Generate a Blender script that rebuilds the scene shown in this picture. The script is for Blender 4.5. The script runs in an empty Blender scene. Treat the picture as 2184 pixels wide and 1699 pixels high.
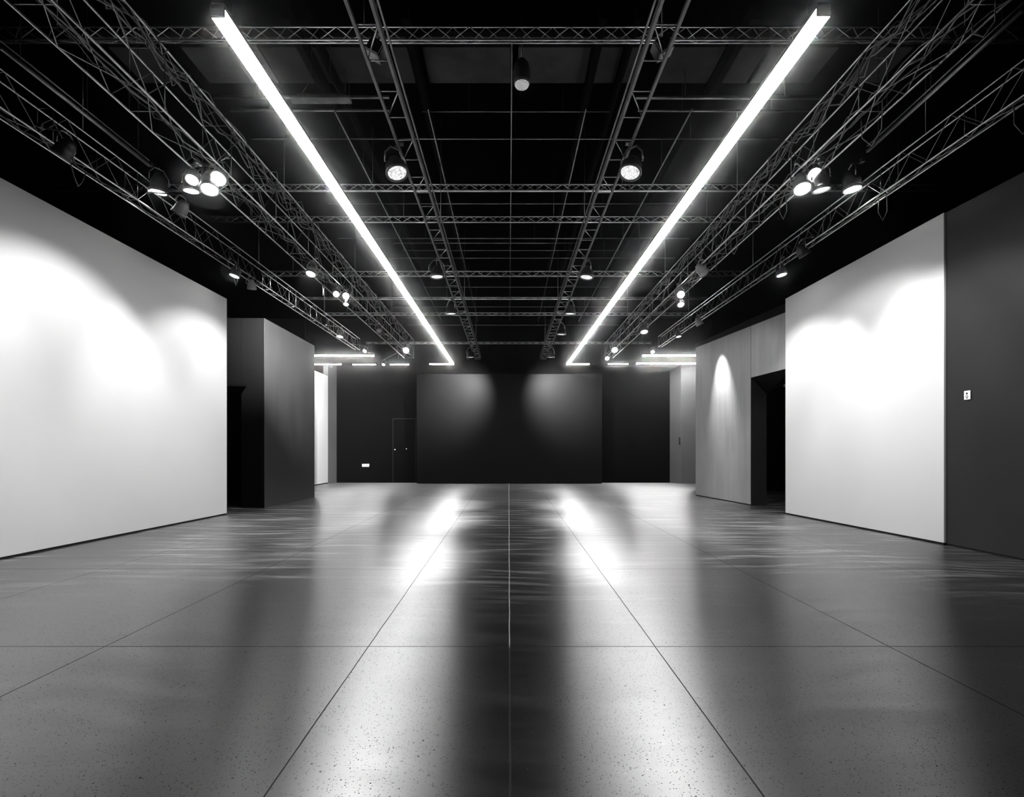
import bpy, bmesh, math, random
from mathutils import Vector, Matrix

# ------------------------------------------------------------------ camera model
FPX, VX, VY, HC = 1100.0, 1085.0, 963.0, 1.0      # focal length (px), vanishing point, eye height (m)
W, H = 2184.0, 1699.0
scene = bpy.context.scene
col = scene.collection


def at_z(px, py, z):
    """point of the place at height z seen at a pixel of the photograph"""
    y = FPX * (z - HC) / (VY - py)
    return Vector(((px - VX) * y / FPX, y, z))


def at_y(px, py, y):
    return Vector(((px - VX) * y / FPX, y, HC + (VY - py) * y / FPX))


def fl(px, py):
    return at_z(px, py, 0.0)


cam_d = bpy.data.cameras.new('camera')
cam = bpy.data.objects.new('camera', cam_d)
col.objects.link(cam)
cam.location = (0, 0, HC)
cam.rotation_euler = (math.pi / 2, 0, 0)
cam_d.sensor_fit = 'HORIZONTAL'
cam_d.sensor_width = 36.0
cam_d.lens = FPX * 36.0 / W
cam_d.shift_x = (W / 2 - VX) / W
cam_d.shift_y = (VY - H / 2) / W
cam_d.clip_start = 0.02
scene.camera = cam

# ------------------------------------------------------------------ materials


def new_mat(name):
    m = bpy.data.materials.new(name)
    m.use_nodes = True
    nt = m.node_tree
    b = nt.nodes['Principled BSDF']
    return m, nt, b


def grey(v):
    return (v, v, v, 1.0)


class NG:
    """tiny helper to wire maths nodes"""
    def __init__(self, nt):
        self.nt = nt

    def node(self, t, **kw):
        n = self.nt.nodes.new(t)
        for k, v in kw.items():
            setattr(n, k, v)
        return n

    def put(self, sock, v):
        if isinstance(v, bpy.types.NodeSocket):
            self.nt.links.new(v, sock)
        else:
            sock.default_value = v

    def m(self, op, a, b=0.0, c=0.0, clamp=False):
        n = self.node('ShaderNodeMath', operation=op, use_clamp=clamp)
        self.put(n.inputs[0], a)
        self.put(n.inputs[1], b)
        self.put(n.inputs[2], c)
        return n.outputs[0]

    def mixf(self, f, a, b):
        n = self.node('ShaderNodeMix', data_type='FLOAT')
        self.put(n.inputs[0], f)
        self.put(n.inputs[2], a)
        self.put(n.inputs[3], b)
        return n.outputs[0]

    def ramp(self, v, lo, hi, a=0.0, b=1.0, smooth=True):
        n = self.node('ShaderNodeMapRange')
        if smooth:
            n.interpolation_type = 'SMOOTHSTEP'
        self.put(n.inputs[0], v)
        self.put(n.inputs[1], lo)
        self.put(n.inputs[2], hi)
        self.put(n.inputs[3], a)
        self.put(n.inputs[4], b)
        return n.outputs[0]

    def scaled(self, vec, s):
        n = self.node('ShaderNodeVectorMath', operation='MULTIPLY')
        self.put(n.inputs[0], vec)
        n.inputs[1].default_value = s
        return n.outputs[0]

    def noise(self, vec, scale, detail=3.0, rough=0.55, dist=0.0):
        n = self.node('ShaderNodeTexNoise')
        self.put(n.inputs['Vector'], vec)
        n.inputs['Scale'].default_value = scale
        n.inputs['Detail'].default_value = detail
        n.inputs['Roughness'].default_value = rough
        n.inputs['Distortion'].default_value = dist
        return n.outputs[0]

    def combine(self, v):
        n = self.node('ShaderNodeCombineColor')
        for i in range(3):
            self.put(n.inputs[i], v)
        return n.outputs[0]


def paint(name, v, rough=0.6, var=0.08, scale=2.0, bump=0.02, streak=False, spec=0.5):
    """painted plasterboard / painted steel: a slightly uneven coat with roller grain"""
    m, nt, b = new_mat(name)
    g = NG(nt)
    pos = g.node('ShaderNodeNewGeometry').outputs['Position']
    n1 = g.noise(pos, scale, 4.0)
    if streak:
        n2 = g.noise(g.scaled(pos, (3.0, 3.0, 0.35)), 1.6, 5.0, 0.6, 0.6)
        n1 = g.m('ADD', g.m('MULTIPLY', n1, 0.4), g.m('MULTIPLY', n2, 0.6))
    val = g.ramp(n1, 0.3, 0.7, v * (1 - var), v * (1 + var))
    nt.links.new(g.combine(val), b.inputs['Base Color'])
    b.inputs['Roughness'].default_value = rough
    b.inputs['Specular IOR Level'].default_value = spec
    if bump:
        n3 = g.noise(pos, 160.0, 2.0)
        bp = g.node('ShaderNodeBump')
        bp.inputs['Strength'].default_value = bump
        bp.inputs['Distance'].default_value = 0.01
        g.put(bp.inputs['Height'], n3)
        nt.links.new(bp.outputs[0], b.inputs['Normal'])
    return m


def metal(name, v, rough=0.4, metallic=0.6):
    m, nt, b = new_mat(name)
    g = NG(nt)
    pos = g.node('ShaderNodeNewGeometry').outputs['Position']
    n1 = g.noise(pos, 9.0, 3.0)
    val = g.ramp(n1, 0.3, 0.7, v * 0.8, v * 1.2)
    nt.links.new(g.combine(val), b.inputs['Base Color'])
    b.inputs['Roughness'].default_value = rough
    b.inputs['Metallic'].default_value = metallic
    return m


def emitter(name, strength, tint=(1, 1, 1, 1)):
    m, nt, b = new_mat(name)
    b.inputs['Base Color'].default_value = grey(0.8)
    b.inputs['Emission Color'].default_value = tint
    b.inputs['Emission Strength'].default_value = strength
    b.inputs['Roughness'].default_value = 0.4
    return m


def lens_mat(name, strength):
    """facetted lamp glass, lit from behind, brighter at the middle"""
    m, nt, b = new_mat(name)
    g = NG(nt)
    tc = g.node('ShaderNodeTexCoord').outputs['Object']
    vo = g.node('ShaderNodeTexVoronoi')
    vo.feature = 'DISTANCE_TO_EDGE'
    vo.inputs['Scale'].default_value = 34.0
    g.put(vo.inputs['Vector'], tc)
    f = g.ramp(vo.outputs['Distance'], 0.0, 0.12, 0.35, 1.0)
    b.inputs['Base Color'].default_value = grey(0.55)
    b.inputs['Emission Color'].default_value = grey(1)
    g.put(b.inputs['Emission Strength'], g.m('MULTIPLY', f, strength))
    b.inputs['Roughness'].default_value = 0.2
    m.cycles.emission_sampling = 'NONE'
    return m


M_WHITE = paint('white_paint', 0.64, 0.55, 0.02, 1.2, 0.03)
M_DARK = paint('charcoal_paint', 0.013, 0.5, 0.12, 1.5, 0.04, spec=0.3)
M_DARK2 = paint('charcoal_paint_scuffed', 0.012, 0.45, 0.2, 2.0, 0.04, streak=True, spec=0.35)
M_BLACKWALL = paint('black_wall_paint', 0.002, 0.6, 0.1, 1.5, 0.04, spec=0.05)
M_PANEL = paint('black_panel_paint', 0.005, 0.5, 0.06, 1.5, 0.04, spec=0.1)
M_GREY = paint('grey_paint_smeared', 0.26, 0.5, 0.16, 1.3, 0.03, streak=True)
M_CORNER = paint('corner_grey_paint', 0.07, 0.5, 0.1, 1.3, 0.03)
M_CEIL = paint('ceiling_black', 0.001, 0.9, 0.2, 1.0, 0.0, spec=0.0)
M_CPANEL = paint('ceiling_board', 0.07, 0.8, 0.25, 3.0, 0.03, spec=0.1)
M_BEAM = paint('beam_black', 0.001, 0.8, 0.2, 1.0, 0.0, spec=0.05)
M_BASE = paint('baseboard_black', 0.004, 0.6, 0.1, 2.0, 0.0, spec=0.2)
M_STEEL = metal('truss_steel', 0.8, 0.28, 0.95)
M_STEELD = metal('truss_steel_dark', 0.28, 0.32, 0.95)
M_FLAT = metal('truss_flat_grey', 0.22, 0.45, 0.6)
M_PIPE = metal('conduit_grey', 0.22, 0.3, 0.9)
M_CAN = metal('lamp_black', 0.02, 0.35, 0.3)
M_HOUS = paint('strip_housing_black', 0.002, 0.7, 0.1, 2.0, 0.0, spec=0.05)
M_CANG = metal('lamp_grey', 0.45, 0.5, 0.1)
M_RIM = metal('lamp_rim', 0.12, 0.3, 0.6)
M_CABLE = paint('cable_rubber', 0.05, 0.35, 0.3, 8.0, 0.0)
M_CABLEG = paint('cable_grey', 0.22, 0.35, 0.3, 8.0, 0.0)
M_BOX = paint('box_grey', 0.22, 0.5, 0.3, 12.0, 0.0)
M_BOXD = paint('dome_grey', 0.05, 0.5, 0.3, 12.0, 0.0)
M_LENSLOW = lens_mat('lamp_lens_faint', 0.25)
M_PLATE = paint('white_plastic', 0.82, 0.35, 0.02, 3.0, 0.0)
M_SOCKET = paint('dark_plastic', 0.02, 0.4, 0.1, 3.0, 0.0)
M_CHROME = metal('chrome', 0.85, 0.2, 1.0)
M_STRIP = emitter('led_diffuser', 40.0)
M_STRIPSIDE = emitter('led_diffuser_side', 4.8)
M_STRIPFAR = emitter('led_diffuser_far', 60.0)
M_STRIPBACK = emitter('led_diffuser_back', 230.0)
M_LENS = lens_mat('lamp_lens_bright', 26.0)
M_LENSMID = lens_mat('lamp_lens_mid', 6.0)
M_LENSDIM = lens_mat('lamp_lens_dim', 0.75)


def floor_material():
    m, nt, b = new_mat('polished_concrete')
    g = NG(nt)
    pos = g.node('ShaderNodeNewGeometry').outputs['Position']
    sep = g.node('ShaderNodeSeparateXYZ')
    g.put(sep.inputs[0], pos)
    X, Y = sep.outputs[0], sep.outputs[1]
    # saw-cut joints: along the room (slightly splayed, as sawn) and across it
    wob = g.m('MULTIPLY', g.m('SUBTRACT', g.noise(pos, 1.3, 4.0), 0.5), 0.012)
    Xw = g.m('ADD', X, wob)
    spl = g.m('ADD', 1.0, g.m('MULTIPLY', Y, 0.0128))
    Xs = g.m('DIVIDE', Xw, spl)

    def line(v, c, w):
        d = g.m('ABSOLUTE', g.m('SUBTRACT', v, c))
        return g.ramp(d, w * 0.5, w, 1.0, 0.0)
    joints = None
    for v, c, w in ((Xs, -0.697, .0034), (Xs, 0.727, .0034), (Xw, -2.075, .004), (Xw, 1.952, .004), (Xw, -3.45, .003), (Xw, 3.35, .003)):
        l = line(v, c, w)
        joints = l if joints is None else g.m('MAXIMUM', joints, l)
    Yw = g.m('ADD', Y, g.m('MULTIPLY', wob, 0.6))
    yc = g.m('DIVIDE', g.m('SUBTRACT', Yw, 2.65 - 0.875), 1.75)
    fr = g.m('MULTIPLY', g.m('SUBTRACT', g.m('FRACT', yc), 0.5), 1.75)
    joints = g.m('MAXIMUM', joints, g.ramp(g.m('ABSOLUTE', fr), .002, .0048, 1.0, 0.0))
    centre = line(Xw, 0.004, .0045)
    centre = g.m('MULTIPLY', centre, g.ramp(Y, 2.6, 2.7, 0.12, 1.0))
    # trowel marks: long flat swirls across the room
    warp = g.noise(pos, 0.5, 2.0)
    wv = g.node('ShaderNodeCombineXYZ')
    g.put(wv.inputs[0], g.m('MULTIPLY', X, 0.42))
    g.put(wv.inputs[1], g.m('ADD', g.m('MULTIPLY', Y, 3.2), g.m('MULTIPLY', warp, 3.0)))
    swirl = g.noise(wv.outputs[0], 1.5, 7.0, 0.62, 0.4)
    fine = g.noise(wv.outputs[0], 7.0, 4.0, 0.65, 0.3)
    cloud = g.noise(pos, 0.9, 5.0, 0.6)
    grain = g.noise(pos, 150.0, 2.0, 0.6)
    # aggregate: dark pits and a few pale chips
    def specks(scale, keep, r0, r1):
        vo = g.node('ShaderNodeTexVoronoi')
        vo.inputs['Scale'].default_value = scale
        g.put(vo.inputs['Vector'], pos)
        cs = g.node('ShaderNodeSeparateColor')
        g.put(cs.inputs[0], vo.outputs['Color'])
        rr = g.m('MULTIPLY', cs.outputs[1], 0.6)
        d = g.m('DIVIDE', vo.outputs['Distance'], g.m('ADD', 0.5, rr))
        return g.m('MULTIPLY', g.ramp(d, r0, r1, 1.0, 0.0), g.m('GREATER_THAN', cs.outputs[0], keep))
    pits = g.m('MAXIMUM', specks(24.0, 0.66, 0.06, 0.13), g.m('MAXIMUM', specks(62.0, 0.5, 0.10, 0.22), g.m('MULTIPLY', specks(120.0, 0.32, 0.16, 0.36), 0.75)))
    chips = g.m('MAXIMUM', specks(33.0, 0.78, 0.035, 0.075), specks(64.0, 0.80, 0.06, 0.13))
    base = g.m('ADD', g.ramp(swirl, 0.35, 0.7, 0.010, 0.026), g.ramp(cloud, 0.3, 0.7, -0.004, 0.006))
    base = g.m('ADD', base, g.ramp(grain, 0.35, 0.7, -0.005, 0.007))
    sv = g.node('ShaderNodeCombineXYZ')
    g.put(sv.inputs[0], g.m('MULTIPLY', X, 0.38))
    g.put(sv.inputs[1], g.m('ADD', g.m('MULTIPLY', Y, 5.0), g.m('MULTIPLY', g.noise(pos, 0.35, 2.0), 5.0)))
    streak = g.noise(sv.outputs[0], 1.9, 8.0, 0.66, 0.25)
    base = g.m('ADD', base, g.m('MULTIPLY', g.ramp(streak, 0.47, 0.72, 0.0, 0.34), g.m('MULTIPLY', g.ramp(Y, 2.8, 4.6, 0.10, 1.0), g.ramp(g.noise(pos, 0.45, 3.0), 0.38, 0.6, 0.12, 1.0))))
    base = g.mixf(pits, base, 0.008)
    base = g.mixf(chips, base, 0.6)
    base = g.mixf(joints, base, 0.006)
    base = g.mixf(centre, base, 0.45)
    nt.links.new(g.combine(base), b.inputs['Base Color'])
    rough = g.ramp(swirl, 0.25, 0.75, 0.31, 0.37)
    rough = g.m('MAXIMUM', rough, g.m('MULTIPLY', g.m('MAXIMUM', pits, g.m('MAXIMUM', joints, centre)), 0.75))
    g.put(b.inputs['Roughness'], rough)
    # trowelled across the room, so reflections stretch along it
    b.inputs['Anisotropic'].default_value = 0.9
    tg = g.node('ShaderNodeCombineXYZ')
    tg.inputs[1].default_value = 1.0
    nt.links.new(tg.outputs[0], b.inputs['Tangent'])
    b.inputs['IOR'].default_value = 3.8
    spec = g.mixf(g.m('MAXIMUM', g.m('MAXIMUM', pits, joints), g.m('MULTIPLY', chips, 0.5)), 0.5, 0.08)
    g.put(b.inputs['Specular IOR Level'], spec)
    hgt = g.m('SUBTRACT', g.m('ADD', g.m('MULTIPLY', grain, 0.10), g.m('MULTIPLY', cloud, 0.3)), g.m('ADD', pits, joints))
    bp = g.node('ShaderNodeBump')
    bp.inputs['Strength'].default_value = 0.06
    bp.inputs['Distance'].default_value = 0.003
    g.put(bp.inputs['Height'], hgt)
    nt.links.new(bp.outputs[0], b.inputs['Normal'])
    return m


M_FLOOR = floor_material()

# ------------------------------------------------------------------ mesh building


class MB:
    def __init__(self):
        self.bm = bmesh.new()

    def face(self, pts):
        vs = [self.bm.verts.new(p) for p in pts]
        return self.bm.faces.new(vs)

    def box(self, c, s, rot=None):
        sx, sy, sz = s[0] / 2, s[1] / 2, s[2] / 2
        ps = [Vector((x, y, z)) for z in (-sz, sz) for y in (-sy, sy) for x in (-sx, sx)]
        if rot is not None:
            ps = [rot @ p for p in ps]
        vs = [self.bm.verts.new(p + Vector(c)) for p in ps]
        for f in ((0, 2, 3, 1), (4, 5, 7, 6), (0, 1, 5, 4), (2, 6, 7, 3), (0, 4, 6, 2), (1, 3, 7, 5)):
            self.bm.faces.new([vs[i] for i in f])
        return self

    def prism(self, plan, z0, z1):
        """plan polygon, bottom height, top height (one number or one per corner)"""
        n = len(plan)
        zs = z1 if isinstance(z1, (list, tuple)) else [z1] * n
        zb = z0 if isinstance(z0, (list, tuple)) else [z0] * n
        lo = [self.bm.verts.new((p[0], p[1], zb[i])) for i, p in enumerate(plan)]
        hi = [self.bm.verts.new((p[0], p[1], zs[i])) for i, p in enumerate(plan)]
        self.bm.faces.new(lo[::-1])
        self.bm.faces.new(hi)
        for i in range(n):
            j = (i + 1) % n
            self.bm.faces.new((lo[i], lo[j], hi[j], hi[i]))
        return self

    def path(self, pts, r, n=8, cap=True):
        """a tube along a polyline, mitred at the bends"""
        pts = [Vector(p) for p in pts]
        rings = []
        d0 = (pts[1] - pts[0]).normalized()
        up = Vector((0, 0, 1)) if abs(d0.z) < 0.9 else Vector((1, 0, 0))
        u = d0.cross(up).normalized()
        for i, p in enumerate(pts):
            if i == 0:
                t = d0
            elif i == len(pts) - 1:
                t = (pts[-1] - pts[-2]).normalized()
            else:
                t = ((pts[i] - pts[i - 1]).normalized() + (pts[i + 1] - pts[i]).normalized())
                t = t.normalized() if t.length > 1e-6 else d0
            u = u - t * u.dot(t)
            u = u.normalized() if u.length > 1e-6 else t.orthogonal().normalized()
            v = t.cross(u)
            rings.append([self.bm.verts.new(p + (u * math.cos(2 * math.pi * k / n) + v * math.sin(2 * math.pi * k / n)) * r) for k in range(n)])
        for a, b in zip(rings, rings[1:]):
            for k in range(n):
                f = self.bm.faces.new((a[k], a[(k + 1) % n], b[(k + 1) % n], b[k]))
                f.smooth = n > 5
        if cap:
            self.bm.faces.new(rings[0][::-1])
            self.bm.faces.new(rings[-1])
        return self

    def lathe(self, prof, mat=Matrix(), n=24, close_ends=True):
        """prof: (radius, height) pairs revolved about local Z"""
        rings = []
        for r, z in prof:
            rings.append([self.bm.verts.new(mat @ Vector((r * math.cos(2 * math.pi * k / n), r * math.sin(2 * math.pi * k / n), z))) for k in range(n)])
        for a, b in zip(rings, rings[1:]):
            for k in range(n):
                f = self.bm.faces.new((a[k], a[(k + 1) % n], b[(k + 1) % n], b[k]))
                f.smooth = True
        if close_ends:
            self.bm.faces.new(rings[0][::-1])
            self.bm.faces.new(rings[-1])
        return self

    def build(self, name, mat, parent=None, bevel=0.0):
        bmesh.ops.recalc_face_normals(self.bm, faces=self.bm.faces)
        me = bpy.data.meshes.new(name)
        self.bm.to_mesh(me)
        self.bm.free()
        me.materials.append(mat)
        o = bpy.data.objects.new(name, me)
        col.objects.link(o)
        if parent is not None:
            o.parent = parent
            o.matrix_parent_inverse = Matrix.Translation(-parent.location)
        if bevel:
            md = o.modifiers.new('edge', 'BEVEL')
            md.width = bevel
            md.segments = 2
            md.limit_method = 'ANGLE'
        return o


def tag(o, label, cat, group=None, kind=None):
    o['label'] = label
    o['category'] = cat
    if group:
        o['group'] = group
    if kind:
        o['kind'] = kind
    return o


def thing(name, loc, label, cat, group=None):
    o = bpy.data.objects.new(name, None)
    o.empty_display_size = 0.1
    o.location = loc
    col.objects.link(o)
    return tag(o, label, cat, group)


def struct(mb, name, mat, label, cat, bevel=0.0):
    return tag(mb.build(name, mat, None, bevel), label, cat, kind='structure')


# ------------------------------------------------------------------ the shell
CEIL = 5.3
fm = MB()
fm.face([(-9, -3, 0), (9, -3, 0), (9, 18.5, 0), (-9, 18.5, 0)])
struct(fm, 'floor', M_FLOOR, 'polished grey concrete floor with saw cut joints', 'floor')
cm = MB()
cm.box((0, 7.75, CEIL + 0.1), (18, 21.5, 0.2))
struct(cm, 'ceiling', M_CEIL, 'black painted ceiling above the trusses', 'ceiling')


def lerp(a, b, t):
    return a + (b - a) * t


# white wall on the left
A, B = fl(0, 1194), fl(484, 1097)
d = (B - A) / (B.y - A.y)
N = A + d * (-2.0 - A.y)
zA, zB = at_y(0, 378, A.y).z, at_y(484, 637, B.y).z
zN = zA + (zB - zA) * (N.y - A.y) / (B.y - A.y)
T = 0.18
struct(MB().prism([(N.x - T, N.y), (N.x, N.y), (B.x, B.y), (B.x - T, B.y)], 0.022, [zN, zN, zB, zB]),
       'wall_left', M_WHITE, 'white exhibition wall on the left lit by spotlights', 'wall', 0.004)
struct(MB().prism([(N.x - T + .01, N.y), (N.x - .008, N.y), (B.x - .008, B.y - .01), (B.x - T + .01, B.y - .01)], 0, 0.022),
       'baseboard_left', M_BASE, 'black shadow gap under the left white wall', 'baseboard')

# dark block behind it on the left, with the passage between
C, D = fl(564, 1083), fl(671, 1060)
zC = at_y(564, 678, C.y).z
zD = at_y(671, 737, D.y).z
px515 = at_y(515, 1083, C.y).x
struct(MB().prism([(px515, C.y), (C.x, C.y), (D.x, D.y), (px515 - 0.1, D.y)], 0, [zC, zC, zD, zD]),
       'wall_left_dark', M_DARK2, 'charcoal wall block beyond the left white wall', 'wall', 0.004)
struct(MB().prism([(px515, C.y - .004), (C.x - .002, C.y - .004), (C.x - .002, C.y - .0005), (px515, C.y - .0005)], 0, zC - .002),  # black sheet paints shade onto the end face, hiding beam spill
       'shade_sheet', M_BLACKWALL, 'black sheet of painted shade on the end face of the left charcoal block beside the passage', 'trim')
zl = at_y(500, 820, C.y).z
struct(MB().prism([(-8.0, C.y), (px515, C.y), (px515, C.y + .3), (-8.0, C.y + .3)], zl, zC),
       'wall_left_lintel', M_BLACKWALL, 'dark lintel wall over the left passage', 'wall')
# soffit hood that sticks out past the passage edge
hx = at_y(533, 824, C.y).x
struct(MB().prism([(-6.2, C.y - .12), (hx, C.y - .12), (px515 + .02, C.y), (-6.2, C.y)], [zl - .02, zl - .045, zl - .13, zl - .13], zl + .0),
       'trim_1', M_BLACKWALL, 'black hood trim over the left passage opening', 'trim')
pb = fl(500, 1063)
struct(MB().prism([(-8.5, pb.y), (-4.75, pb.y), (-4.75, pb.y + .1), (-8.5, pb.y + .1)], 0, zC),
       'wall_left_passage', M_BLACKWALL, 'black wall at the end of the left passage', 'wall')

# short white wall further back on the left and the dark return next to it
E, F = fl(671, 1035.3), fl(699.5, 1030.5)
zE = at_y(699.5, 801.6, F.y).z
struct(MB().prism([(F.x - .15, 12.6), (F.x, 12.6), (F.x, F.y), (F.x - .15, F.y)], 0.03, zE),
       'wall_left_far', M_WHITE, 'short white wall in the far left corner', 'wall', 0.003)
struct(MB().prism([(F.x - .14, 12.61), (F.x - .01, 12.61), (F.x - .01, F.y - .01), (F.x - .14, F.y - .01)], 0, 0.03),
       'baseboard_left_far', M_BASE, 'black shadow gap under the far left white wall', 'baseboard')
YB = fl(800, 1029).y
G = at_y(718, 1029, YB)
struct(MB().prism([(F.x - .15, F.y + .002), (F.x + .003, F.y + .002), (G.x, YB), (F.x - .15, YB)], 0, 3.75),
       'wall_left_return', M_CORNER, 'narrow grey return wall beside the far left white wall', 'wall')
# back wall
struct(MB().prism([(-9, YB), (9, YB), (9, YB + .2), (-9, YB + .2)], 0, CEIL),
       'wall_back', M_BLACKWALL, 'black back wall behind the centre panel', 'wall')
YP = fl(1085, 1031.2).y
pl, pr = at_y(888.5, 1031, YP).x, at_y(1284, 1031, YP).x
zP = at_y(1085, 797, YP).z
struct(MB().prism([(pl, YP), (pr, YP), (pr, YB - .001), (pl, YB - .001)], 0.012, zP),
       'wall_back_panel', M_PANEL, 'wide charcoal panel in the middle of the back wall', 'wall', 0.006)
struct(MB().prism([(-5.6, YB - .014), (5.2, YB - .014), (5.2, YB - .001), (-5.6, YB - .001)], 0, 0.012),
       'baseboard_back', M_BASE, 'black baseboard along the back wall', 'baseboard')

# grey corner column on the right with a push handle
K0, K1 = fl(1428.3, 1029), fl(1452.8, 1030.5)
zk = at_y(1453, 777, K1.y).z
struct(MB().prism([(K0.x, YB - .002), (K1.x, K1.y), (7.2, K1.y), (7.2, YB - .002)], 0, [at_y(1428, 790, K0.y).z, zk, zk, zk]),
       'wall_right_corner', M_CORNER, 'grey corner wall in the far right corner', 'wall', 0.006)

# grey wall on the right with the doorway lintel
P, Q = fl(1483.7, 1056.3), fl(1601, 1077.8)
dv = (Q - P).normalized()
nr = Vector((-dv.y, dv.x, 0))
if nr.x < 0:
    nr = -nr
zG = 3.46
R_ = Q + dv * ((Q.y - 8.35) / -dv.y if dv.y < 0 else 0)
th = nr * 0.30
struct(MB().prism([P[:2], Q[:2], (Q + th)[:2], (P + th)[:2]], 0.02, zG),
       'wall_right_grey', M_GREY, 'smeared grey wall beyond the right white wall', 'wall', 0.004)
struct(MB().prism([(P + th * .03)[:2], (Q + th * .03 + Vector((0, .01, 0)))[:2], (Q + th * .97 + Vector((0, .01, 0)))[:2], (P + th * .97)[:2]], 0, 0.02),
       'baseboard_right_grey', M_BASE, 'black shadow gap under the right grey wall', 'baseboard')
# jamb: dark end face of the grey wall
qe = dv * 0.012
struct(MB().prism([(Q + qe * .1)[:2], (Q + qe)[:2], (Q + qe + th * 1.02)[:2], (Q + qe * .1 + th * 1.02)[:2]], 0, [2.37, 2.37, 2.07, 2.07]),
       'trim_2', M_DARK, 'charcoal jamb of the right doorway', 'trim')
zL = 2.375
struct(MB().prism([(Q + qe)[:2], R_[:2], (R_ + th)[:2], (Q + qe + th)[:2]], zL, zG),
       'wall_right_lintel', M_GREY, 'grey lintel wall over the right doorway', 'wall', 0.003)
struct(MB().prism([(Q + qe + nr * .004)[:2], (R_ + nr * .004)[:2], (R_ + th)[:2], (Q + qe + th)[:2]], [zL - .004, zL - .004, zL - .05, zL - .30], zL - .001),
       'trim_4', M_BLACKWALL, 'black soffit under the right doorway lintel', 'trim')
struct(MB().prism([(P - nr * .006 - dv * .002)[:2], (R_ - nr * .006)[:2], (R_ - nr * .0005)[:2], (P - nr * .0005 - dv * .002)[:2]], [zG - .085, zG - .15, zG - .15, zG - .085], zG + .004),  # black strip puts the unlit top of the wall into colour
       'shade_band', M_BLACKWALL, 'black band of painted shade along the top of the grey wall', 'trim')
# room beyond the doorway
struct(MB().prism([(4.9, fl(1655, 1047).y), (8.5, fl(1655, 1047).y), (8.5, 13.5), (4.9, 13.5)], 0, 3.4),
       'wall_right_passage', M_BLACKWALL, 'black wall seen through the right doorway', 'wall')
struct(MB().prism([(5.6, 10.4), (8.5, 10.4), (8.5, 10.52), (5.6, 10.52)], 2.32, 3.4),
       'trim_3', M_DARK, 'dark header trim inside the right doorway', 'trim')

# white wall on the right, then the charcoal wall next to the camera
S, V = fl(1675, 1096), fl(2013, 1162)
zS, zV = at_y(1675, 637, S.y).z, at_y(2013, 453, V.y).z
struct(MB().prism([S[:2], V[:2], (V.x + .18, V.y), (S.x + .18, S.y)], 0.022, [zS, zV, zV, zS]),
       'wall_right', M_WHITE, 'white exhibition wall on the right lit by spotlights', 'wall', 0.004)
struct(MB().prism([(S.x + .008, S.y - .01), (V.x + .008, V.y + .01), (V.x + .17, V.y + .01), (S.x + .17, S.y - .01)], 0, 0.022),
       'baseboard_right', M_BASE, 'black shadow gap under the right white wall', 'baseboard')
X1 = fl(2184, 1197)
dd = (X1 - V) / (X1.y - V.y)
V2 = V + Vector((0.02, 0.0, 0))
XN = V2 + dd * (-2.0 - V.y)
zX, zV2 = zV, zV
struct(MB().prism([V2[:2], XN[:2], (XN.x + .2, XN.y), (V2.x + .2, V2.y - .001)], 0.02, zX),
       'wall_right_dark', M_DARK, 'charcoal wall at the right edge with a light switch', 'wall', 0.004)
struct(MB().prism([(V2.x + .008, V2.y), (XN.x + .008, XN.y), (XN.x + .15, XN.y), (V2.x + .15, V2.y)], 0, 0.02),
       'baseboard_right_dark', M_BASE, 'black shadow gap under the right charcoal wall', 'baseboard')
# outer envelope of the hall
for nm, a, lab in (('wall_outer_left', (-9.0, -8.9, -3, 18.5), 'black outer hall wall past the left partitions'),
                   ('wall_outer_right', (8.9, 9.0, -3, 18.5), 'black outer hall wall past the right partitions'),
                   ('wall_front', (-8.9, 8.9, -3, -2.9), 'black hall wall behind the camera')):
    struct(MB().prism([(a[0], a[2]), (a[1], a[2]), (a[1], a[3]), (a[0], a[3])], 0, CEIL), nm, M_BLACKWALL, lab, 'wall')

# door in the back wall, left of the panel
dx0, dx1 = at_y(840, 1029, YB).x, at_y(886, 1029, YB).x
dz = at_y(860, 894, YB).z
door = MB().box(((dx0 + dx1) / 2, YB - .012, dz / 2 + .006), (dx1 - dx0, .02, dz - .012)).build('door_1', M_BLACKWALL, None, .003)
tag(door, 'black flush door left of the back panel', 'door', kind='structure')
fr = MB()
fr.box((dx0 - .02, YB - .016, dz / 2), (.03, .03, dz)).box((dx1 + .015, YB - .016, dz / 2), (.02, .03, dz)).box(((dx0 + dx1) / 2, YB - .016, dz + .015), (dx1 - dx0 + .07, .03, .03))
fr.build('door_frame', M_BASE, door)
for (kx, ky) in ((842.5, 958.5), (867, 957)):
    p = at_y(kx, ky, YB - .03)
    MB().lathe([(.008, 0), (.012, .012), (.02, .02), (.02, .035), (.012, .045)], Matrix.Translation(p + Vector((0, .02, 0))) @ Matrix.Rotation(math.pi / 2, 4, 'X'), 12).build('door_knob', M_PLATE, door)  # white colour stands in for the glint of polished steel
# push handle at the right corner wall
hp = at_y(1450.5, 940, K1.y + .06)
h = thing('door_handle_plate', hp, 'black lever handle on the grey corner wall', 'handle')
MB().box(hp + Vector((-.03, -.02, .02)), (.03, .05, .2)).build('plate', M_SOCKET, h)
MB().path([hp + Vector((-.03, -.05, -.03)), hp + Vector((-.06, -.1, -.03)), hp + Vector((-.06, -.1, -.1))], .012).build('lever', M_SOCKET, h)

# outlet plate on the back wall
op = at_y(780, 992, YB)
o = thing('outlet_plate', op, 'white quad outlet plate low on the black back wall', 'outlet')
MB().box(op + Vector((0, -.008, 0)), (.23, .012, .095)).build('plate', M_PLATE, o, .004)
for k in (-.075, -.03, .02, .07):
    s = MB()
    for dz_ in (-.02, .02):
        s.box(op + Vector((k, -.015, dz_)), (.012 if k < 0 else .02, .004, .02))
    s.build('socket', M_SOCKET, o)
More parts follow.
